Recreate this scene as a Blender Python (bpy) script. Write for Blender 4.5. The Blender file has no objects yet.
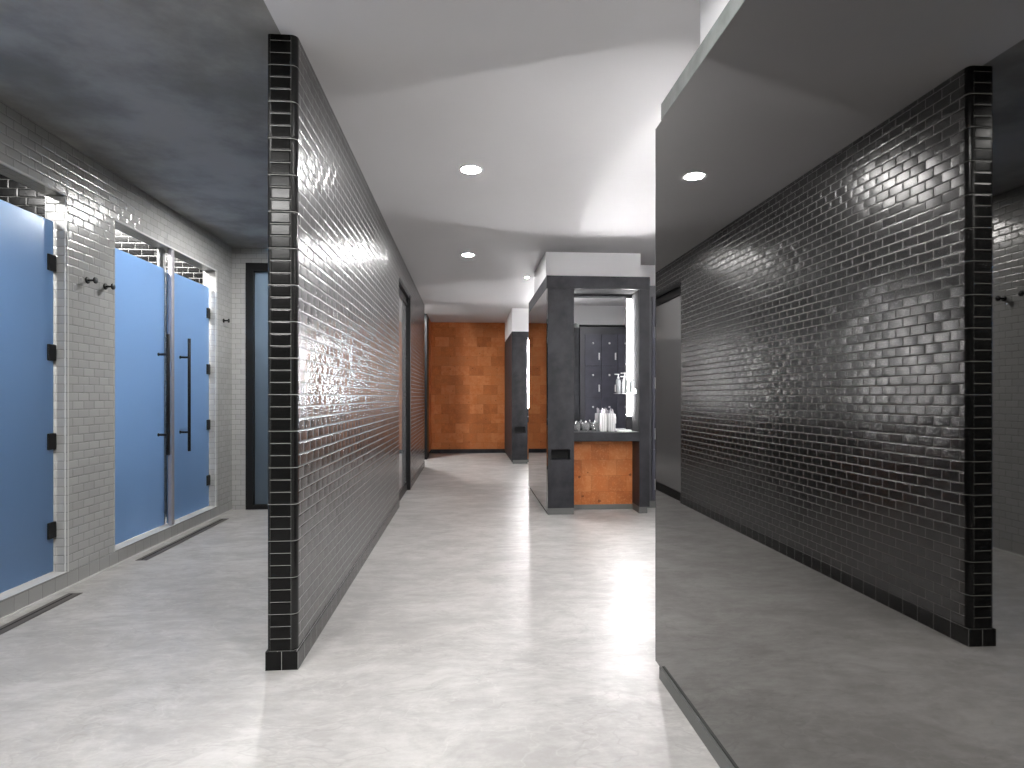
import bpy, bmesh, math, random
from mathutils import Vector, Matrix
random.seed(7)
R = math.radians
sc = bpy.context.scene
COL = sc.collection

# ------------------------------------------------------------------ camera, world, exposure
cam_d = bpy.data.cameras.new('camera')
cam_d.sensor_width = 36.0
cam_d.lens = 587.0 / 1024.0 * 36.0
cam_d.shift_y = 13.0 / 1024.0
cam_d.clip_start = 0.02
cam = bpy.data.objects.new('camera', cam_d)
cam.location = (0, 0, 1.2)
cam.rotation_euler = (R(90), 0, R(-4.287))
COL.objects.link(cam)
sc.camera = cam

world = bpy.data.worlds.new('world')
sc.world = world
world.use_nodes = True
world.node_tree.nodes['Background'].inputs[0].default_value = (0.9, 0.93, 1.0, 1)
world.node_tree.nodes['Background'].inputs[1].default_value = 0.02

sc.view_settings.view_transform = 'Standard'
sc.view_settings.look = 'None'
sc.view_settings.gamma = 1.0
sc.view_settings.use_curve_mapping = False
sc.view_settings.exposure = 0.4
sc.cycles.use_denoising = True
sc.cycles.max_bounces = 10
sc.cycles.diffuse_bounces = 5
sc.cycles.glossy_bounces = 6
sc.cycles.sample_clamp_indirect = 6.0
sc.cycles.caustics_reflective = False
sc.cycles.caustics_refractive = False

STRIP = 165.0        # radiance of the vanity strip lights
DOWN = 620.0        # radiance of the ceiling downlights
SHOWER = 115.0      # radiance of the shower downlights

# ------------------------------------------------------------------ material helpers
class NT:
    def __init__(s, name):
        s.m = bpy.data.materials.new(name)
        s.m.use_nodes = True
        s.t = s.m.node_tree
        s.t.nodes.clear()
        s.out = s.t.nodes.new('ShaderNodeOutputMaterial')
    def n(s, kind, **kw):
        nd = s.t.nodes.new(kind)
        for k, v in kw.items():
            setattr(nd, k, v)
        return nd
    def l(s, a, b):
        s.t.links.new(a, b)
    def set(s, sock, v):
        if hasattr(v, 'is_output') or isinstance(v, bpy.types.NodeSocket):
            s.l(v, sock)
        else:
            sock.default_value = v
    def math(s, op, a, b=None, c=None, clamp=False):
        nd = s.n('ShaderNodeMath', operation=op)
        nd.use_clamp = clamp
        s.set(nd.inputs[0], a)
        if b is not None: s.set(nd.inputs[1], b)
        if c is not None: s.set(nd.inputs[2], c)
        return nd.outputs[0]
    def mix(s, fac, a, b):
        nd = s.n('ShaderNodeMix', data_type='RGBA')
        s.set(nd.inputs[0], fac)
        s.set(nd.inputs[6], a if isinstance(a, bpy.types.NodeSocket) else (*a[:3], 1))
        s.set(nd.inputs[7], b if isinstance(b, bpy.types.NodeSocket) else (*b[:3], 1))
        return nd.outputs[2]
    def noise(s, vec, scale, detail=3, rough=0.5):
        nd = s.n('ShaderNodeTexNoise')
        nd.inputs['Scale'].default_value = scale
        nd.inputs['Detail'].default_value = detail
        nd.inputs['Roughness'].default_value = rough
        if vec is not None: s.l(vec, nd.inputs['Vector'])
        return nd.outputs[0]
    def ramp(s, v, lo, hi, a=0.0, b=1.0):
        nd = s.n('ShaderNodeMapRange')
        nd.interpolation_type = 'SMOOTHSTEP'
        s.set(nd.inputs[0], v)
        nd.inputs[1].default_value = lo; nd.inputs[2].default_value = hi
        s.set(nd.inputs[3], a); s.set(nd.inputs[4], b)
        return nd.outputs[0]
    def pbr(s, color, rough=0.5, metal=0.0, normal=None, spec=0.5, **kw):
        b = s.n('ShaderNodeBsdfPrincipled')
        s.set(b.inputs['Base Color'], color if isinstance(color, bpy.types.NodeSocket) else (*color[:3], 1))
        s.set(b.inputs['Roughness'], rough)
        s.set(b.inputs['Metallic'], metal)
        s.set(b.inputs['Specular IOR Level'], spec)
        for k, v in kw.items():
            s.set(b.inputs[k.replace('_', ' ')], v)
        if normal is not None: s.l(normal, b.inputs['Normal'])
        s.l(b.outputs[0], s.out.inputs[0])
        return b
    def bump(s, h, strength=1.0, dist=1.0):
        nd = s.n('ShaderNodeBump')
        nd.inputs['Strength'].default_value = strength
        nd.inputs['Distance'].default_value = dist
        s.l(h, nd.inputs['Height'])
        return nd.outputs[0]
    def obj_xyz(s):
        tc = s.n('ShaderNodeTexCoord')
        sp = s.n('ShaderNodeSeparateXYZ')
        s.l(tc.outputs['Object'], sp.inputs[0])
        return tc.outputs['Object'], sp.outputs
    def scaled(s, vec, sx, sy, sz):
        mp = s.n('ShaderNodeMapping')
        mp.inputs['Scale'].default_value = (sx, sy, sz)
        s.l(vec, mp.inputs['Vector'])
        return mp.outputs[0]

def plain(name, color, rough=0.5, metal=0.0, spec=0.5, mottled=0.0, scale=6.0, **kw):
    m = NT(name)
    if mottled:
        vec, _ = m.obj_xyz()
        f = m.noise(vec, scale, 5, 0.6)
        c2 = [max(0, c * (1 - mottled)) for c in color]
        c1 = [min(1, c * (1 + mottled)) for c in color]
        m.pbr(m.mix(m.ramp(f, 0.3, 0.7), c2, c1), rough, metal, spec=spec, **kw)
    else:
        m.pbr(color, rough, metal, spec=spec, **kw)
    return m.m

def cells(m, w, h, offset=0.5, u0=0.0, v0=0.0, fixed_u=None):
    """running-bond cells on any wall of the object: local coords, edge distance, two random numbers"""
    vec, xyz = m.obj_xyz()
    geo = m.n('ShaderNodeNewGeometry')
    sn = m.n('ShaderNodeSeparateXYZ')
    tr = m.n('ShaderNodeTexCoord')
    m.l(tr.outputs['Normal'], sn.inputs[0])
    nx = m.math('GREATER_THAN', m.math('ABSOLUTE', sn.outputs[0]), 0.6)
    nz = m.math('GREATER_THAN', m.math('ABSOLUTE', sn.outputs[2]), 0.6)
    if fixed_u == 'x': u = xyz[0]
    elif fixed_u == 'y': u = xyz[1]
    else:
        sel = m.math('MAXIMUM', nx, nz)
        u = m.math('ADD', m.math('MULTIPLY', xyz[1], sel), m.math('MULTIPLY', xyz[0], m.math('SUBTRACT', 1.0, sel)))
    v = m.math('ADD', m.math('MULTIPLY', xyz[0], nz), m.math('MULTIPLY', xyz[2], m.math('SUBTRACT', 1.0, nz)))
    u = m.math('SUBTRACT', u, u0); v = m.math('SUBTRACT', v, v0)
    vr = m.math('DIVIDE', v, h)
    row = m.math('FLOOR', vr)
    odd = m.math('FLOORED_MODULO', row, 2.0)
    ur = m.math('ADD', m.math('DIVIDE', u, w), m.math('MULTIPLY', odd, offset))
    colr = m.math('FLOOR', ur)
    fu = m.math('MULTIPLY', m.math('SUBTRACT', ur, colr), w)
    fv = m.math('MULTIPLY', m.math('SUBTRACT', vr, row), h)
    du = m.math('MINIMUM', fu, m.math('SUBTRACT', w, fu))
    dv = m.math('MINIMUM', fv, m.math('SUBTRACT', h, fv))
    d = m.math('MINIMUM', du, dv)
    cb = m.n('ShaderNodeCombineXYZ')
    m.l(colr, cb.inputs[0]); m.l(row, cb.inputs[1])
    wn = m.n('ShaderNodeTexWhiteNoise', noise_dimensions='3D')
    m.l(cb.outputs[0], wn.inputs[0])
    sc_ = m.n('ShaderNodeSeparateColor')
    m.l(wn.outputs[1], sc_.inputs[0])
    lu = m.math('SUBTRACT', fu, w / 2); lv = m.math('SUBTRACT', fv, h / 2)
    return vec, d, sc_.outputs, lu, lv

def tile(name, color, grout, rough, w, h, g=0.0022, tilt=0.03, offset=0.5, u0=0.0, v0=0.0, var=0.15, fixed_u=None, spec=0.5, wav=0.0006, crown=0.0, ior=1.5):
    m = NT(name)
    vec, d, rnd, lu, lv = cells(m, w, h, offset, u0, v0, fixed_u)
    isT = m.ramp(d, g * 0.5 - 0.0003, g * 0.5 + 0.0004)
    pil = m.math('MULTIPLY', m.ramp(d, g * 0.5, g * 0.5 + 0.007), 0.0009)
    t1 = m.math('MULTIPLY', m.math('MULTIPLY', m.math('SUBTRACT', rnd[0], 0.5), lu), tilt)
    t2 = m.math('MULTIPLY', m.math('MULTIPLY', m.math('SUBTRACT', rnd[1], 0.5), lv), tilt)
    wavy = m.math('MULTIPLY', m.noise(vec, 14.0, 1), wav)
    hgt = m.math('ADD', m.math('ADD', pil, wavy), m.math('MULTIPLY', m.math('ADD', t1, t2), isT))
    if crown:
        hgt = m.math('SUBTRACT', hgt, m.math('MULTIPLY', m.math('MULTIPLY', m.math('MULTIPLY', lu, lu), crown), isT))
    nrm = m.bump(hgt, 1.0, 1.0)
    cA = [c * (1 - var) for c in color]; cB = [min(1, c * (1 + var)) for c in color]
    tc = m.mix(rnd[2], cA, cB)
    m.pbr(m.mix(isT, grout, tc), m.ramp(isT, 0, 1, 0.8, rough), 0.0, nrm, spec=spec, IOR=ior)
    return m.m

# ------------------------------------------------------------------ materials
H0 = 0.0537; W0 = 0.1075
M = {}
M['black_tile'] = tile('glazed_black_tile', (0.008, 0.008, 0.009), (0.27, 0.27, 0.265), 0.24, W0, H0, v0=0.083, u0=2.6495, tilt=0.06, spec=1.0, crown=0.4, wav=0.0001, ior=1.95)
M['black_end'] = tile('glazed_black_end_tile', (0.004, 0.004, 0.004), (0.26, 0.26, 0.25), 0.22, 0.091, H0, offset=0.0, v0=0.083, u0=-0.8675, spec=0.18)
M['black_base'] = tile('black_base_tile', (0.010, 0.010, 0.010), (0.36, 0.36, 0.35), 0.25, W0, 0.0835, offset=0.0, u0=2.6435)
M['black_base_end'] = tile('black_base_end_tile', (0.004, 0.004, 0.004), (0.30, 0.30, 0.29), 0.25, 0.0705, 0.0835, offset=0.0, u0=-0.886, fixed_u='x', spec=0.2)
M['black_trim'] = tile('black_corner_trim_tile', (0.006, 0.006, 0.006), (0.28, 0.28, 0.27), 0.2, 5.0, H0 * 3, offset=0.0, v0=0.083, u0=-2.5, tilt=0.0, fixed_u='x', spec=0.4)
M['shower_tile'] = tile('shower_black_tile', (0.006, 0.006, 0.006), (0.22, 0.22, 0.21), 0.2, W0, H0, v0=0.083, tilt=0.03, spec=0.12)
M['white_tile'] = tile('glazed_white_tile', (0.40, 0.40, 0.392), (0.14, 0.14, 0.135), 0.2, W0, H0, v0=0.10, u0=3.875, tilt=0.04, var=0.05, g=0.0024, spec=0.8, wav=0.0002)
M['white_base'] = tile('white_base_tile', (0.36, 0.36, 0.352), (0.2, 0.2, 0.19), 0.3, W0, 0.0985, offset=0.0, tilt=0.01, var=0.05)
M['white_trim'] = tile('white_corner_trim_tile', (0.62, 0.62, 0.61), (0.25, 0.25, 0.24), 0.2, 5.0, H0 * 3, offset=0.0, v0=0.10, u0=-2.5, tilt=0.0, var=0.02, fixed_u='x')
M['grout_bead'] = plain('pale_grout_bead', (0.6, 0.6, 0.58), 0.6)

def cork(name, w, h, k=1.0, knots=0.165):
    m = NT(name)
    vec, d, rnd, lu, lv = cells(m, w, h, 0.45, 0.03, 0.02)
    n1 = m.noise(vec, 9.0, 5, 0.65)
    n2 = m.noise(vec, 60.0, 3, 0.6)
    c = m.mix(m.ramp(rnd[0], 0, 1), (0.30 * k, 0.095 * k, 0.030 * k), (0.46 * k, 0.175 * k, 0.066 * k))
    c = m.mix(m.ramp(n1, 0.38, 0.68), c, (0.40 * k, 0.125 * k, 0.038 * k))
    c = m.mix(m.math('MULTIPLY', m.ramp(n2, 0.5, 0.7), 0.35), c, (0.60 * k, 0.27 * k, 0.12 * k))
    vo = m.n('ShaderNodeTexVoronoi')
    vo.inputs['Scale'].default_value = 7.0
    m.l(vec, vo.inputs['Vector'])
    knot = m.math('LESS_THAN', m.math('ADD', vo.outputs['Distance'], m.math('MULTIPLY', n2, 0.1)), knots)
    c = m.mix(m.math('MULTIPLY', knot, 0.7), c, (0.10, 0.03, 0.01))
    c = m.mix(m.ramp(d, 0.0, 0.0025, 0.55, 0.0), c, (0.12, 0.04, 0.015))
    m.pbr(c, 0.45, 0, m.bump(m.math('MULTIPLY', n2, 0.001)), spec=0.12)
    return m.m
M['cork'] = cork('end_grain_wood_block', 0.30, 0.205, 1.35, 0.12)
M['cork_panel'] = cork('end_grain_panel', 0.19, 0.17, 1.1)

def floor_mat():
    m = NT('trowelled_microcement')
    vec, xyz = m.obj_xyz()
    wv = m.n('ShaderNodeTexNoise'); wv.inputs['Scale'].default_value = 1.6; wv.inputs['Detail'].default_value = 2
    m.l(vec, wv.inputs['Vector'])
    vm = m.n('ShaderNodeVectorMath', operation='ADD'); vs_ = m.n('ShaderNodeVectorMath', operation='SCALE'); m.l(wv.outputs[1], vs_.inputs[0]); vs_.inputs[3].default_value = 0.35
    m.l(vec, vm.inputs[0]); m.l(vs_.outputs[0], vm.inputs[1])
    a = m.noise(m.scaled(vm.outputs[0], 1.0, 1.7, 1), 2.6, 8, 0.72)
    b = m.noise(m.scaled(vec, 3.0, 9.0, 1), 2.0, 6, 0.75)
    c = m.noise(vec, 0.55, 2)
    f = m.math('ADD', m.math('ADD', m.math('MULTIPLY', a, 0.62), m.math('MULTIPLY', b, 0.34)), m.math('MULTIPLY', c, 0.12))
    col = m.mix(m.ramp(f, 0.42, 0.72), (0.315, 0.303, 0.292), (0.47, 0.457, 0.444))
    # thin pale trowel arcs
    vein = m.math('ABSOLUTE', m.math('SUBTRACT', m.noise(m.scaled(vm.outputs[0], 1.2, 2.2, 1), 1.7, 4, 0.6), 0.5))
    col = m.mix(m.ramp(vein, 0.0, 0.012, 0.13, 0.0), col, (0.62, 0.60, 0.58))
    dk = m.math('ABSOLUTE', m.math('SUBTRACT', m.noise(m.scaled(vm.outputs[0], 1.0, 2.8, 1), 2.6, 3, 0.5), 0.42))
    col = m.mix(m.ramp(dk, 0.0, 0.014, 0.22, 0.0), col, (0.20, 0.19, 0.18))
    nrm = m.bump(m.math('MULTIPLY', f, 0.0025), 0.6)
    m.pbr(col, m.ramp(a, 0.3, 0.7, 0.44, 0.34), 0, nrm, spec=0.42)
    return m.m
M['floor'] = floor_mat()

def plaster(name, ca, cb, scale, rough=0.7):
    m = NT(name)
    vec, _ = m.obj_xyz()
    f = m.noise(vec, scale, 6, 0.6)
    m.pbr(m.mix(m.ramp(f, 0.35, 0.68), ca, cb), rough, 0, m.bump(m.math('MULTIPLY', f, 0.004), 0.4), spec=0.3)
    return m.m
M['ceiling'] = plaster('smooth_ceiling_paint', (0.63, 0.62, 0.628), (0.645, 0.635, 0.645), 0.8)
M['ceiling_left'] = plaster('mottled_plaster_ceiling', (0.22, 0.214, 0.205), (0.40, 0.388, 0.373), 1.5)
M['soffit'] = plain('white_soffit_paint', (0.88, 0.87, 0.88), 0.7)
M['white_paint'] = plain('white_wall_paint', (0.6, 0.6, 0.6), 0.6)
M['stone'] = plain('charcoal_stone_laminate', (0.022, 0.022, 0.026), 0.5, spec=0.25, mottled=0.45, scale=5.0)
M['stone_light'] = plain('grey_brushed_header', (0.15, 0.16, 0.155), 0.42, mottled=0.25, scale=9.0)
M['niche'] = plain('grey_niche_lining', (0.035, 0.035, 0.036), 0.9, spec=0.0)
M['kick'] = plain('brushed_steel_kick', (0.14, 0.143, 0.138), 0.45, 0.5)
M['dark_mirror'] = plain('smoked_mirror_glass', (0.222, 0.218, 0.213), 0.015, 1.0)
M['mirror'] = plain('silver_mirror', (0.78, 0.79, 0.80), 0.01, 1.0)
M['mirror_edge'] = plain('dark_mirror_edge', (0.02, 0.02, 0.02), 0.3)
M['slot'] = plain('black_void', (0.004, 0.004, 0.004), 0.8)
M['black_metal'] = plain('matt_black_metal', (0.010, 0.010, 0.011), 0.45, spec=0.25)
M['steel'] = plain('brushed_steel', (0.50, 0.48, 0.50), 0.32, 1.0)
M['post'] = plain('satin_metal_post', (0.45, 0.43, 0.46), 0.5, 0.8)
M['locker'] = plain('navy_locker_laminate', (0.055, 0.055, 0.075), 0.4, mottled=0.15)
M['locker_frame'] = plain('locker_frame_laminate', (0.05, 0.05, 0.058), 0.4)
M['white_plastic'] = plain('white_plastic', (0.8, 0.8, 0.8), 0.3)
M['door_glass'] = plain('grey_back_painted_glass', (0.42, 0.42, 0.425), 0.07, 0.35, spec=0.8)
M['ring'] = plain('white_light_trim', (0.8, 0.8, 0.8), 0.4)
M['drain'] = plain('drain_steel', (0.13, 0.12, 0.115), 0.45, 0.5)
M['drain_slot'] = plain('drain_slot_dark', (0.02, 0.018, 0.016), 0.7)
M['clear'] = plain('clear_acrylic', (0.62, 0.63, 0.64), 0.08, 0, Transmission_Weight=0.75, IOR=1.4)
M['lotion'] = plain('pale_lotion_plastic', (0.42, 0.43, 0.44), 0.2, 0, Transmission_Weight=0.4, IOR=1.4)

def frosted(name, tint, back):
    m = NT(name)
    vec, xyz = m.obj_xyz()
    tr = m.n('ShaderNodeBsdfTranslucent'); tr.inputs[0].default_value = (*tint, 1)
    df = m.n('ShaderNodeBsdfDiffuse'); df.inputs[0].default_value = (*back, 1)
    gl = m.n('ShaderNodeBsdfAnisotropic'); gl.inputs['Roughness'].default_value = 0.28
    gl.inputs[0].default_value = (0.8, 0.85, 0.9, 1)
    mx = m.n('ShaderNodeMixShader'); mx.inputs[0].default_value = 0.2
    m.l(tr.outputs[0], mx.inputs[1]); m.l(df.outputs[0], mx.inputs[2])
    fr = m.n('ShaderNodeFresnel'); fr.inputs[0].default_value = 1.45
    m2 = m.n('ShaderNodeMixShader'); m.l(fr.outputs[0], m2.inputs[0])
    m.l(mx.outputs[0], m2.inputs[1]); m.l(gl.outputs[0], m2.inputs[2])
    m.l(m2.outputs[0], m.out.inputs[0])
    return m.m
M['frosted'] = frosted('frosted_blue_glass', (0.52, 0.72, 1.0), (0.28, 0.42, 0.64))
M['frosted_back'] = frosted('frosted_grey_glass', (0.50, 0.60, 0.70), (0.22, 0.26, 0.30))

def emit(name, color, s):
    m = NT(name)
    e = m.n('ShaderNodeEmission'); e.inputs[0].default_value = (*color, 1); e.inputs[1].default_value = s
    m.l(e.outputs[0], m.out.inputs[0])
    return m.m
M['led'] = emit('strip_light_glow', (1.0, 0.985, 0.99), STRIP)
M['down'] = emit('downlight_glow', (1.0, 0.99, 0.98), DOWN)
M['down_left'] = emit('bay_downlight_glow', (1.0, 0.985, 0.965), DOWN * 1.7)
M['down_shower'] = emit('shower_downlight_glow', (1.0, 0.985, 0.96), SHOWER)

# ------------------------------------------------------------------ mesh helpers
class MB:
    def __init__(s): s.bm = bmesh.new()
    def box(s, x0, x1, y0, y1, z0, z1, mi=0):
        vs = [s.bm.verts.new((x, y, z)) for x in (x0, x1) for y in (y0, y1) for z in (z0, z1)]
        fs = [(0,1,3,2),(4,6,7,5),(0,4,5,1),(2,3,7,6),(0,2,6,4),(1,5,7,3)]
        out = []
        for f in fs:
            fc = s.bm.faces.new([vs[i] for i in f]); fc.material_index = mi; out.append(fc)
        return s
    def lathe(s, prof, axis='z', c=(0,0,0), n=24, smooth=True, mi=0):
        """prof: list of (r, h)"""
        rings = []
        for r, h in prof:
            ring = []
            if r < 1e-6:
                ring = [None]
                p = (0, 0, h)
                ring = [s._v(p, axis, c)] * n
            else:
                for k in range(n):
                    a = 2 * math.pi * k / n
                    ring.append(s._v((r * math.cos(a), r * math.sin(a), h), axis, c))
            rings.append(ring)
        for a, b in zip(rings, rings[1:]):
            for k in range(n):
                q = [a[k], a[(k + 1) % n], b[(k + 1) % n], b[k]]
                u = []
                for v in q:
                    if v not in u: u.append(v)
                if len(u) > 2:
                    f = s.bm.faces.new(u); f.smooth = smooth; f.material_index = mi
        return s
    def _v(s, p, axis, c):
        x, y, z = p
        if axis == 'x': x, y, z = z, x, y
        elif axis == 'y': x, y, z = y, z, x
        return s.bm.verts.new((x + c[0], y + c[1], z + c[2]))
    def rod(s, p0, r, L, axis='z', n=20, bev=0.0015):
        b = min(bev, r * 0.4)
        return s.lathe([(0, 0), (r - b, 0), (r, b), (r, L - b), (r - b, L), (0, L)], axis, p0, n)
    def extrude_z(s, pts, z0, z1, smooth=False, mi=0):
        lo = [s.bm.verts.new((x, y, z0)) for x, y in pts]
        hi = [s.bm.verts.new((x, y, z1)) for x, y in pts]
        n = len(pts)
        for k in range(n):
            f = s.bm.faces.new([lo[k], lo[(k+1) % n], hi[(k+1) % n], hi[k]]); f.smooth = smooth; f.material_index = mi
        f = s.bm.faces.new(lo[::-1]); f.material_index = mi
        f = s.bm.faces.new(hi); f.material_index = mi
        return s
    def bevel(s, w, seg=2):
        bmesh.ops.recalc_face_normals(s.bm, faces=s.bm.faces)
        ed = [e for e in s.bm.edges if len(e.link_faces) == 2 and e.calc_face_angle(0) > 0.9]
        bmesh.ops.bevel(s.bm, geom=ed, offset=w, segments=seg, affect='EDGES', profile=0.5)
        return s
    def build(s, name, mats, parent=None, loc=None):
        bmesh.ops.recalc_face_normals(s.bm, faces=s.bm.faces)
        me = bpy.data.meshes.new(name)
        s.bm.to_mesh(me); s.bm.free()
        if not isinstance(mats, (list, tuple)): mats = [mats]
        for m in mats: me.materials.append(m)
        o = bpy.data.objects.new(name, me)
        COL.objects.link(o)
        if parent: o.parent = parent
        if loc: o.location = loc
        return o

def tag(o, label=None, cat=None, group=None, kind=None):
    if label: o['label'] = label
    if cat: o['category'] = cat
    if group: o['group'] = group
    if kind: o['kind'] = kind
    return o
def struct(o, label, cat):
    return tag(o, label, cat, kind='structure')
def thing(name, label, cat, loc=(0,0,0), rz=0.0, group=None):
    o = bpy.data.objects.new(name, None); COL.objects.link(o)
    o.empty_display_size = 0.05
    o.location = loc; o.rotation_euler = (0, 0, rz)
    return tag(o, label, cat, group)
def dup(root, loc, label, rz=None, group=None):
    def rec(o, parent):
        c = o.copy(); COL.objects.link(c)
        if parent is not None:
            c.parent = parent
        for ch in [x for x in bpy.data.objects if x.parent == o and x is not c]:
            rec(ch, c)
        return c
    r = rec(root, None)
    r.location = loc
    if rz is not None: r.rotation_euler = (0, 0, rz)
    r['label'] = label
    if group: r['group'] = group
    return r

CZ = 2.795          # ceiling
XW, XB = -0.751, -0.8797   # faces of the black tiled partition
YN = 2.6495         # its near end
XL = -2.505         # white tiled wall
TL = 0.13
YE = 12.6           # cork clad end wall
XR = 3.42
YB = 6.45           # back of the shower bay
Y0 = -1.6

# ------------------------------------------------------------------ room shell
struct(MB().box(-4.1, XR + .1, Y0 - .1, YE + .1, -0.1, 0).build('floor', M['floor']), 'pale grey trowelled microcement floor with a soft sheen', 'floor')
struct(MB().box(XB + .06, XR + .1, Y0 - .1, YE + .1, CZ, CZ + .1).build('ceiling', M['ceiling']), 'smooth pale lilac grey ceiling above the corridor', 'ceiling')
struct(MB().box(-4.1, XB + .06, Y0 - .1, YE + .1, CZ, CZ + .1).build('ceiling', M['ceiling_left']), 'mottled dark grey plaster ceiling above the shower bay', 'ceiling')
struct(MB().box(XR, XR + .1, Y0, YE, 0, CZ).build('wall_right', M['white_paint']), 'white painted wall behind the lockers', 'wall')
struct(MB().box(-4.1, XR, Y0 - .1, Y0, 0, CZ).build('wall_front', M['stone_light']), 'unseen wall behind the viewpoint, toned dark grey to dim reflections', 'wall')  # unseen wall kept dark grey so the black end tiles reflect less

# cork end wall with its dark base
struct(MB().box(-1.4, XR, YE, YE + .1, 0.085, CZ).build('wall_end', M['cork']), 'orange brown end-grain block wall closing the corridor', 'wall')
struct(MB().box(-1.4, XR, YE - .015, YE + .1, 0, 0.085).build('baseboard_end', M['stone']), 'dark base strip under the orange block wall', 'baseboard')

# black partition: two runs with a door between them
Y1, Y2, Y3 = 6.48, 7.71, 10.25
DH = 2.51
rr, rl = 0.026, 0.013
def arc(cx, cy, r, a0, a1, n=6):
    return [(cx + r * math.cos(R(a0 + (a1 - a0) * k / n)), cy + r * math.sin(R(a0 + (a1 - a0) * k / n))) for k in range(n + 1)]
wc = MB()
wc.box(XB, XW, YN + rr, Y1, 0, CZ)
wc.box(XB, XW, Y2, Y3, 0, CZ)
wc.box(XB, XW, Y1, Y2, DH, CZ)
wall_c = struct(wc.build('wall_center', M['black_tile']), 'free standing partition clad in glossy black brick tiles', 'wall')
MB().box(XB + rl, XW - rr, YN, YN + rr + .002, 0, CZ).build('end_tiles', M['black_end'], wall_c)
pts = arc(XW - rr, YN + rr, rr, 0, -90) + [(XW - rr, YN + rr)]
MB().extrude_z(pts, 0.083, CZ).build('corner_trim', M['black_trim'], wall_c)
pts = [(XB + rl, YN + rr)] + arc(XB + rl, YN + rl, rl, -90, -180) + [(XB, YN + rr)]
MB().extrude_z(pts, 0.083, CZ).build('corner_trim', M['black_trim'], wall_c)
bt = 0.006
b = MB().box(XB - bt, XW + bt, YN - bt, YN - bt + .002, 0, 0.0825)
bb = struct(b.build('baseboard_center', M['black_base_end']), 'square black base tiles around the foot of the black partition', 'baseboard')
b = MB().box(XB - bt, XW + bt, YN - bt + .002, Y1, 0, 0.0825).box(XB - bt, XW + bt, Y2, Y3, 0, 0.0825)
b.build('base_tiles', M['black_base'], bb)

# corridor door (smooth grey panel in a black frame)
xd = XW - 0.045
d2 = MB().box(xd - .03, xd, Y1 + .05, Y2 - .06, 0.10, 2.376).build('door_2', M['door_glass'])
struct(d2, 'tall smooth grey door set in the black tiled partition', 'door')
MB().box(xd - .03, xd + .012, Y1, Y2, 0, 0.10).build('bottom_rail', M['black_metal'], d2)
MB().box(xd - .03, xd + .015, Y1, Y2, 2.376, 2.41).box(xd - .03, xd + .004, Y1, Y2, 2.41, 2.47).box(xd - .03, XW - .002, Y1, Y2, 2.47, DH - .001).build('head_frame', M['black_metal'], d2)
MB().box(xd - .03, XW + .008, Y2 - .06, Y2 - .001, 0, DH - .001).build('side_frame', M['black_metal'], d2)
MB().box(xd - .03, xd + .004, Y1 + .001, Y1 + .05, 0.10, 2.376).build('side_frame', M['steel'], d2)

# passage beyond the partition
struct(MB().box(-1.4, -0.785, 11.9, YE, 0.085, CZ).build('wall_return', M['cork']), 'narrow orange block return beside the dark column', 'wall')
struct(MB().box(-1.4, -0.785, 11.35, 11.9, 0, CZ).build('trim_1', M['black_metal']), 'black clad column at the left of the orange block wall', 'column')
struct(MB().box(-1.7, -1.6, YB, YE, 0, CZ).build('wall_passage', M['white_paint']), 'wall of the side passage beyond the partition', 'wall')

# white tiled shower wall
O1a, O1b, O2a, O2b, OT, CB = 1.6, 3.875, 4.377, 6.065, 2.46, 0.10
w = MB()
x0, x1 = XL - TL, XL
w.box(x0, x1, Y0, O1a, CB, CZ)
w.box(x0, x1, O1b, O2a, CB, CZ)
w.box(x0, x1, O2b, YB, CB, CZ)
w.box(x0, x1, O1a, O1b, OT, CZ)
w.box(x0, x1, O2a, O2b, OT, CZ)
wl = struct(w.build('wall_left', M['white_tile']), 'pale grey brick tiled wall with the shower openings', 'wall')
bl = struct(MB().box(x0, x1 + .004, Y0, YB, 0.0, CB).build('baseboard_left', M['white_base']), 'row of square pale base tiles forming the shower kerb', 'baseboard')
MB().box(x1 + .003, x1 + .012, Y0, YB, 0.0, 0.012).build('grout_bead', M['grout_bead'], bl)
def trim_v(y, sgn):
    m = MB(); r = .014
    cx, cy = XL - r, y + sgn * r
    a = [(cx + r * math.cos(R(t)) * 1.12, cy - sgn * r * math.sin(R(t)) * 1.12) for t in range(0, 91, 15)]
    m.extrude_z([(cx, cy)] + a, CB, OT + .012)
    m.build('corner_trim', M['white_trim'], wl)
trim_v(O1b, 1); trim_v(O2b, 1); trim_v(O2a, -1)
for a, b_ in ((O1a, O1b), (O2a, O2b)):
    MB().box(XL - .016, XL + .002, a, b_, OT - .002, OT + .012).bevel(.004).build('lintel_trim', M['white_trim'], wl)
    MB().box(x0, XL + .006, a + .001, b_ - .001, CB - .002, CB + .008).bevel(.003).build('kerb_top', M['white_trim'], wl)

# shower stalls behind it
sw = MB()
sw.box(-4.1, -4.0, 1.4, YB + .1, 0, CZ)
sw.box(-4.0, x0, 1.4, 1.6, 0, CZ)
sw.box(-4.0, x0, O1b, O2a - .25, 0, CZ)
sw.box(-4.0, x0, O2b + .04, YB + .1, 0, CZ)
struct(sw.build('wall_shower', M['shower_tile']), 'black tiled walls inside the shower stalls', 'wall')
ws = struct(MB().box(-4.0, -2.615, 5.165, 5.265, 0, CZ).build('wall_stall', M['shower_tile']), 'black tiled partition with a pale end between the two far shower stalls', 'wall')
MB().box(-2.615, -2.60, 5.160, 5.270, 0, CZ).build('end_tiles', M['white_tile'], ws)
struct(MB().box(-2.542, -2.510, 5.19, 5.236, CB + .009, OT - .003).bevel(.003).build('trim_2', M['post']), 'slim satin metal post between the paired shower doors', 'post')

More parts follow.
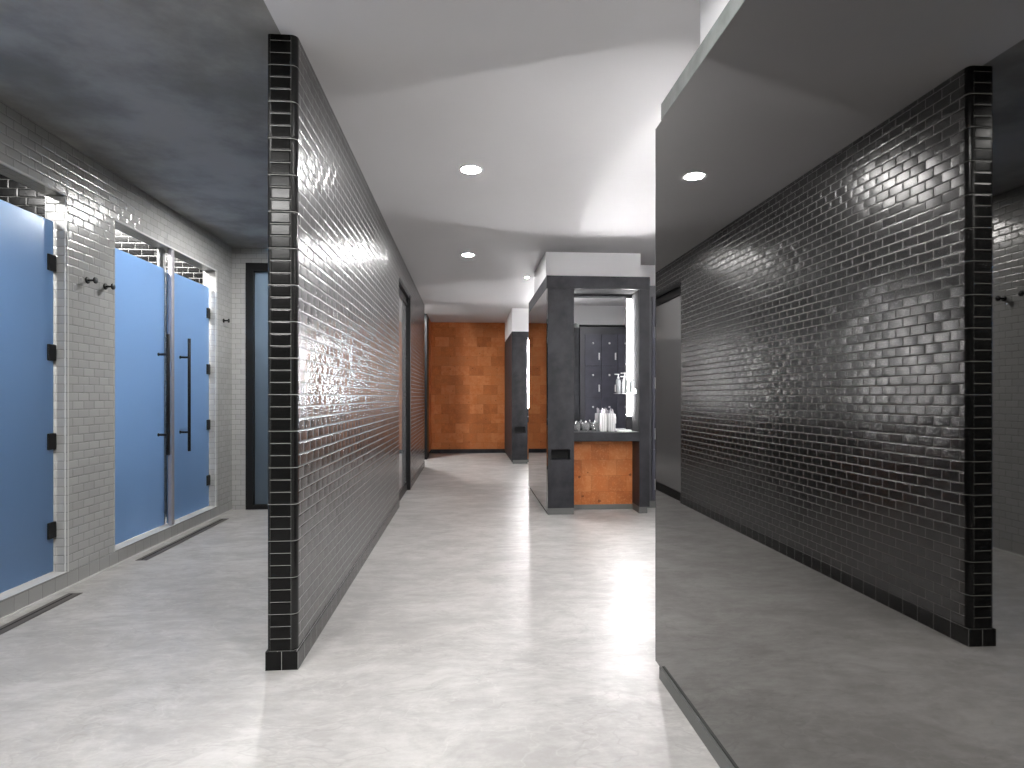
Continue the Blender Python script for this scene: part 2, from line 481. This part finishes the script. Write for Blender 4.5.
# back wall of the bay with its framed door
bx0, bx1, bz = -2.36, -1.36, 2.63
w = MB().box(XL, bx0, YB, YB + .12, 0, CZ).box(bx1, XB, YB, YB + .12, 0, CZ).box(bx0, bx1, YB, YB + .12, bz, CZ)
struct(w.build('wall_back', M['white_tile']), 'pale grey brick tiled wall at the far end of the shower bay', 'wall')
d1 = MB().box(bx0 + .08, bx1 - .08, YB + .035, YB + .045, 0.05, bz - .09).build('door_1', M['frosted_back'])
struct(d1, 'black framed frosted glass door at the end of the shower bay', 'door')
MB().box(bx0 + .001, bx0 + .08, YB - .012, YB + .09, 0.001, bz - .001).box(bx1 - .08, bx1 - .001, YB - .012, YB + .09, 0.001, bz - .001)\
    .box(bx0 + .08, bx1 - .08, YB - .012, YB + .09, bz - .09, bz - .001).box(bx0 + .08, bx1 - .08, YB - .012, YB + .09, 0.001, 0.05)\
    .build('door_frame', M['black_metal'], d1)
struct(MB().box(-3.0, XB, 7.6, 7.7, 0, CZ).build('wall_steam', M['white_paint']), 'pale wall of the room behind the framed glass door', 'wall')

# ------------------------------------------------------------------ shower doors
XG = -2.575
def shower_door(loc_y, width, hinge_side, label, handle_y=None):
    """origin at the middle of the glass bottom edge; opens towards +x"""
    t = thing('shower_door', label, 'shower door', (XG, loc_y, 0.118))
    h = 2.29 - 0.118
    MB().box(-.005, .005, -width/2, width/2, 0, h).bevel(.0015, 1).build('glass_panel', M['frosted'], t)
    ye = hinge_side * width / 2
    for z in (2.03, 1.475, 0.925, 0.375):
        zz = z - 0.118
        a, b_ = sorted((ye + hinge_side * .012, ye - hinge_side * .055))
        m = MB().box(-.014, .016, a, b_, zz - .05, zz + .05).bevel(.004)
        q = m
        q.box(-.030, -.012, *sorted((ye + hinge_side * .012, ye + hinge_side * .004)), zz - .05, zz + .05)
        q.build('hinge', M['black_metal'], t)
    if handle_y is not None:
        hy = handle_y - loc_y
        hd = MB().rod((.085, hy, .715 - .118), .0125, 1.008).build('handle', M['black_metal'], t)
        for z in (.885, 1.555):
            MB().rod((.005, hy, z - .118), .009, .075, 'x').rod((.004, hy, z - .118), .014, .006, 'x').build('standoff', M['black_metal'], hd)
    return t
shower_door(3.250, 3.855 - 2.65, 1, 'frosted blue glass shower door at the left edge, with black hinges on its right', None)
shower_door((4.392 + 5.183) / 2, 5.183 - 4.392, -1, 'pale blue frosted shower door left of the metal post, long black bar handle', 5.09)
shower_door((5.243 + 6.048) / 2, 6.048 - 5.243, 1, 'deeper blue frosted shower door right of the metal post, hinged by the back wall', 5.46)
# fixed light beside the first door
g = thing('glass_screen', 'fixed frosted blue glass screen beside the nearest shower door', 'glass screen', (XG, 2.12, 0.118))
MB().box(-.005, .005, -.5, .52, 0, 2.29 - .118).bevel(.0015, 1).build('glass_panel', M['frosted'], g)
MB().box(-.012, .012, -.505, -.49, 0, 2.29 - .118).build('wall_channel', M['black_metal'], g)

# ------------------------------------------------------------------ coat hooks
def hook_parts(t):
    MB().rod((0, 0, 0), .022, .007, 'x').build('wall_plate', M['black_metal'], t)
    MB().rod((.006, 0, 0), .007, .046, 'x').build('peg', M['black_metal'], t)
    MB().rod((.048, 0, 0), .021, .010, 'x').build('end_disc', M['black_metal'], t)
hk = thing('coat_hook', 'black peg hook on pale tiles, left one of the pair', 'coat hook', (XL, 4.07, 1.97))
hook_parts(hk)
dup(hk, (XL, 4.262, 1.965), 'black peg hook on pale tiles, right one of the pair, nearest the pale blue door')
dup(hk, (XL, 6.235, 1.985), 'single black peg hook beyond the last blue shower door, near the back corner')

# ------------------------------------------------------------------ linear floor drains
def drain(y0, y1, label):
    t = thing('floor_drain', label, 'floor drain', (-2.392, (y0 + y1) / 2, 0))
    L = (y1 - y0) / 2
    MB().box(-.041, .041, -L, L, 0.0004, 0.0022).build('frame', M['drain'], t)
    MB().box(-.014, -.002, -L + .02, L - .02, 0.0023, 0.0032).build('slot', M['drain_slot'], t)
    MB().box(.002, .036, -L + .01, L - .01, 0.0023, 0.0036).build('grate', M['drain'], t)
drain(1.2, 3.78, 'dark linear floor drain in front of the nearest shower door')
drain(4.5, 5.98, 'dark linear floor drain in front of the paired shower doors')

# ------------------------------------------------------------------ downlights
def downlight(x, y, r, label, mat='down', group=None):
    t = thing('ceiling_light', label, 'ceiling light', (x, y, CZ))
    MB().lathe([(r, -.0015), (r + .014, -.006), (r + .018, -.003), (r + .018, 0)]).build('trim_ring', M['ring'], t)
    MB().lathe([(0, -.0022), (r, -.0022), (r, -.0008), (0, -.0008)], smooth=False).build('lens', M[mat], t)
    return t
downlight(0.02, 4.13, .066, 'round white downlight, larger and nearer one over the corridor')
downlight(0.0, 6.61, .062, 'round white downlight, second along the corridor ceiling')
downlight(0.02, 1.65, .066, 'round white downlight over the near end of the corridor')
downlight(0.785, 7.80, .022, 'small round downlight beside the middle vanity, farthest of the row')
for k, y in enumerate((0.2, 2.0, 5.3)):
    downlight(-1.60, y, (.27, .13, .062)[k], ['round downlight over the near end of the shower bay', 'round downlight over the middle of the shower bay', 'round downlight over the paired shower doors'][k], ('down_shower', 'down_shower', 'down_left')[k])
for k, y in enumerate((2.7, 4.66, 5.68)):
    downlight(-3.2, y, (.25, .33, .28)[k], ['round downlight inside the nearest shower', 'round downlight inside the middle shower', 'round downlight inside the farthest shower'][k], 'down_shower')
downlight(-1.9, 7.1, .06, 'round downlight in the room behind the framed glass door', 'down')
downlight(2.3, 4.3, .06, 'round downlight over the locker area', 'down')
downlight(-1.05, 10.95, .10, 'unseen light added in the side passage to brighten the orange wall', 'down')  # added lamp, hidden by the partition, lifts the orange end wall
downlight(0.02, -0.8, .066, 'unseen fill light added behind the viewpoint', 'down')  # added out of view as extra fill for the corridor

# ------------------------------------------------------------------ vanity units
def vanity(name_label, x0, y0, y1, zh, zt, mext=0.0, front=True, rear=True, hm='stone', side='dark_mirror', proud=False, lw=.0):
    """origin at the foot of the mirrored side, front corner; local x to the right, y away"""
    t = thing('vanity_cabinet', name_label, 'vanity cabinet', (x0, y0, 0))
    D = y1 - y0
    xa, xb, xc = .283, .963, 1.069
    zk, rec = .07, .276
    e = .012
    # left pillar with a waste slot in its front
    sx0, sx1, sz0, sz1 = .048, .245, .559, .668
    m = MB()
    m.box(.014, xa, .12, D - .12, zk, zh)
    for s in (0, 1):
        a, b_ = (0, .12) if s == 0 else (D - .12, D)
        m.box(.014, xa, a, b_, zk, sz0); m.box(.014, xa, a, b_, sz1, zh)
        m.box(.014, sx0, a, b_, sz0, sz1); m.box(sx1, xa, a, b_, sz0, sz1)
    lp = m.build('side_pillar', M['stone'], t)
    MB().box(sx0 + .001, sx1 - .001, .10, .119, sz0 + .001, sz1 - .001).build('waste_slot', M['slot'], lp)
    MB().box(xb, xc, 0, D, zk, zh).build('end_pillar', M['stone'], t)
    MB().box(xa, xb, rec, D - rec, zk, zh).build('core', M['stone'], t)
    MB().box(.0, xc + .004, -.004, D + .004, zh, zt).bevel(.003).build('header', M[hm], t)
    # kick plates
    k = MB().box(.016, xa, .012, D - .012, 0.001, zk).box(xb, xc - .02, .012, D - .012, 0.001, zk).box(xa, xb, rec - .02, D - rec + .02, 0.001, zk - .015)
    k.build('toe_kick', M['kick'], t)
    # smoked mirror over the whole side
    sm = MB().box(0, .013, -.004, D + mext, .037, zh - .003).build('side_mirror', M[side], t)
    if proud:
        MB().box(-.012, -.001, .01, D - .012, 0.001, .052).build('kick_strip', M['kick'], t)
    MB().box(-.0005, .0135, D + mext, D + mext + .0025, .037, zh - .003).build('mirror_edge', M['mirror_edge'], sm)
    for s, on in ((0, front), (1, rear)):
        if not on: continue
        f = (lambda v: v) if s == 0 else (lambda v: D - v)
        def bx(m, xA, xB, yA, yB, zA, zB):
            ya, yb = sorted((f(yA), f(yB)))
            return m.box(xA, xB, ya, yb, zA, zB)
        bx(MB(), xa + .001, xb - .001, .004, rec - .001, .745, .84).bevel(.002).build('countertop', M['stone'], t)
        bx(MB(), xa + .001, xb - .001, rec - .018, rec - .001, .055, .744).build('knee_panel', M['cork_panel'], t)
        bx(MB(), xa + .001, xb - .064, rec - .008, rec - .001, .842, zh - .03).build('niche_mirror', M['mirror'], t)
        bx(MB(), xb - .003, xb - .0005, .012, rec - .002, .842, zh - .002).build('niche_lining', M['niche'], t)
        bx(MB(), xa + .001, xb - .003, .012, rec - .002, zh - .003, zh - .0005).build('niche_soffit', M['niche'], t)
        bx(MB(), xb - .062, xb - .004, rec - .009, rec - .001, .985, 2.262).build('light_housing', M['steel'], t)
        bx(MB(), xb - .058, xb - .012, rec - .012, rec - .0095, 1.0, 2.25).build('strip_light', M['led'], t)
        bx(MB(), xa + .002, xa + .034 + lw, rec - .020, rec - .009, .985, 2.262).build('light_housing', M['steel'], t)
        bx(MB(), xa + .004, xa + .030 + lw, rec - .028, rec - .0205, 1.0, 2.25).build('strip_light', M['led'], t)
    return t
v1 = vanity('near cabinet clad in a huge smoked mirror reflecting the black tiles', .825, .55, 2.46, 2.385, 2.457, mext=.073, front=False, hm='stone_light', proud=True)
v2 = vanity('middle charcoal vanity niche with lit mirror, counter and orange knee panel', .795, 5.92, 7.68, 2.305, 2.435)
v3 = vanity('farthest charcoal vanity cabinet, mostly hidden behind the middle one', .785, 10.5, YE - .03, 2.27, 2.375, rear=False, side='stone', lw=.030)

# boxed soffits over the cabinets
struct(MB().box(.92, XR, .6, 2.27, 2.46, CZ).build('trim_3', M['soffit']), 'white boxed soffit over the near mirrored cabinet', 'soffit')
struct(MB().box(.853, 1.913, 6.4, 7.56, 2.44, CZ).build('trim_4', M['soffit']), 'white boxed soffit over the middle vanity', 'soffit')
struct(MB().box(1.913, XR, 6.95, 7.56, 2.40, CZ).build('trim_5', M['soffit']), 'white soffit set back over the far lockers', 'soffit')
struct(MB().box(.79, XR, 10.51, YE, 2.378, CZ).build('trim_6', M['soffit']), 'white soffit over the farthest vanity', 'soffit')
struct(MB().box(1.86, XR, 10.8, YE, 0, 2.378).build('wall_far', M['stone']), 'charcoal wall beside the farthest vanity', 'wall')
struct(MB().box(.9, XR, -.2, .54, 0, CZ).build('wall_near', M['white_paint']), 'white wall beside the viewpoint', 'wall')

# ------------------------------------------------------------------ lockers
def lockers(label, x, y, facing, ncol, first, xend):
    """facing +1: doors look towards +y"""
    t = thing('locker_cabinet', label, 'lockers', (x, y, 0))
    f = facing
    dep = .40
    def bx(m, a, b_, ya, yb, z0, z1):
        q0, q1 = sorted((ya * f, yb * f))
        return m.box(a, b_, q0, q1, z0, z1)
    bx(MB(), 0, xend, -dep, 0, .08, 2.40).build('carcass', M['locker_frame'], t)
    bx(MB(), 0, xend, -dep, -.02, .001, .08).build('plinth', M['kick'], t)
    zs = (2.275, 1.73, 1.185, .64, .095)
    for c in range(ncol):
        a = first + c * .284
        for zt_, zb in zip(zs, zs[1:]):
            d = bx(MB(), a + .002, a + .282, 0.0005, .019, zb + .002, zt_ - .002).bevel(.0015, 1).build('locker_door', M['locker'], t)
            rows_k = .075 if f > 0 else .075
            # x of the handle: on the free side
            hx = a + (.245 if f > 0 else .04)
            bx(MB(), hx - .012, hx + .012, .019, .034, zt_ - .44, zt_ - .32).bevel(.003).build('handle', M['white_plastic'], d)
            MB().lathe([(0, .0195), (.017, .0195), (.017, .0235), (0, .0235)], 'y', (a + .14, 0, zt_ - .155), 16).build('number_disc', M['white_plastic'], d) if f > 0 else \
            MB().lathe([(0, -.0235), (.017, -.0235), (.017, -.0195), (0, -.0195)], 'y', (a + .14, 0, zt_ - .155), 16).build('number_disc', M['white_plastic'], d)
    return t
lockers('bank of dark navy lockers seen in the niche mirror, white tabs', 1.91, 2.46, 1, 5, .08, XR - 1.91 - .01)
lockers('bank of dark lockers to the right of the middle vanity', 1.885, 6.2, -1, 5, .09, XR - 1.885 - .01)

# ------------------------------------------------------------------ things on the counter
CT = .8402
def jar(loc, label):
    t = thing('glass_jar', label, 'jar', loc, group=None)
    MB().lathe([(0, 0), (.034, 0), (.037, .003), (.037, .078), (.034, .078), (.034, .006), (0, .006)]).build('body', M['clear'], t)
    MB().lathe([(0, .008), (.032, .008), (.032, .050), (.02, .058), (0, .060)]).build('contents', M['lotion'], t)
    l = MB().lathe([(0, .079), (.036, .079), (.038, .083), (.030, .090), (0, .092)]).build('lid', M['clear'], t)
    MB().lathe([(0, .092), (.005, .092), (.005, .097), (.009, .102), (.007, .110), (0, .112)]).build('knob', M['white_plastic'], l)
    return t
jy = 5.92 + .13
j = jar((1.125, jy, CT), 'small clear lidded jar on the charcoal counter, leftmost of three')
dup(j, (1.228, jy + .01, CT), 'small clear lidded jar on the charcoal counter, middle of three')
dup(j, (1.325, jy, CT), 'small clear lidded jar on the charcoal counter, rightmost of three, by the tall holders')
def holder(loc, label):
    t = thing('towel_holder', label, 'canister', loc)
    m = MB()
    n = 40
    def ring(r0, z):
        return [m.bm.verts.new(((r0 - .0030 * (k % 4 > 1)) * math.cos(2*math.pi*k/n), (r0 - .0030 * (k % 4 > 1)) * math.sin(2*math.pi*k/n), z)) for k in range(n)]
    rs = [ring(.036, 0), ring(.039, .004), ring(.039, .178), ring(.036, .184), ring(.033, .184), ring(.033, .02)]
    for a, b_ in zip(rs, rs[1:]):
        for k in range(n):
            fc = m.bm.faces.new([a[k], a[(k+1) % n], b_[(k+1) % n], b_[k]])
            fc.material_index = 1 if k % 4 == 2 else 0
    m.bm.faces.new(rs[0][::-1]); m.bm.faces.new(rs[-1])
    m.build('body', [M['white_plastic'], M['steel']], t)
    m = MB()
    for k, (px, py) in enumerate(((0, 0), (.015, .008), (-.014, .010), (.004, -.016), (-.012, -.010))):
        m.rod((px, py, .021), .0055, .19 + .008 * k, n=8)
    m.build('contents', M['steel'], t)
    return t
h = holder((1.418, jy + .02, CT), 'tall fluted white canister on the charcoal counter, left of the pair')
dup(h, (1.505, jy + .02, CT), 'tall fluted white canister on the charcoal counter, right of the pair')
t = thing('counter_tray', 'low pale tray lying on the counter beside the tall canisters', 'tray', (1.63, jy + .02, CT))
MB().box(-.075, .075, -.05, .05, 0, .004).bevel(.001, 1).build('base', M['white_plastic'], t)
MB().box(-.075, .075, -.05, -.046, .004, .014).box(-.075, .075, .046, .05, .004, .014).box(-.075, -.071, -.046, .046, .004, .014).box(.071, .075, -.046, .046, .004, .014).build('rim', M['white_plastic'], t)
# wall dispensers on the lit end of the niche
br = thing('bottle_bracket', 'chrome wall bracket holding clear bottles beside the strip light', 'bracket', (1.753, 5.92 + .13, 1.235))
MB().box(-.012, -.001, -.07, .07, .0, .05).bevel(.002).build('back_plate', M['steel'], br)
m = MB().box(-.150, -.012, -.045, .045, 0, .005)
m.build('shelf', M['steel'], br)
def bottle(loc, label, r=.03, hh=.14):
    t = thing('pump_bottle', label, 'bottle', loc)
    MB().lathe([(0, 0), (r - .003, 0), (r, .003), (r, hh - .018), (r * .45, hh), (0, hh)]).build('body', M['lotion'], t)
    p = MB().lathe([(0, hh), (.012, hh), (.012, hh + .02), (.005, hh + .022), (.005, hh + .044), (0, hh + .044)]).build('pump', M['white_plastic'], t)
    MB().box(-.042, .010, -.006, .006, hh + .043, hh + .053).bevel(.002).build('nozzle', M['white_plastic'], p)
    return t
bt1 = bottle((1.642, 5.92 + .13, 1.2405), 'clear pump bottle in the wall bracket, left one with a T shaped pump', .028, .16)
bt2 = bottle((1.710, 5.92 + .12, 1.2405), 'clear pump bottle in the wall bracket, right one nearest the charcoal pillar', .028, .135)
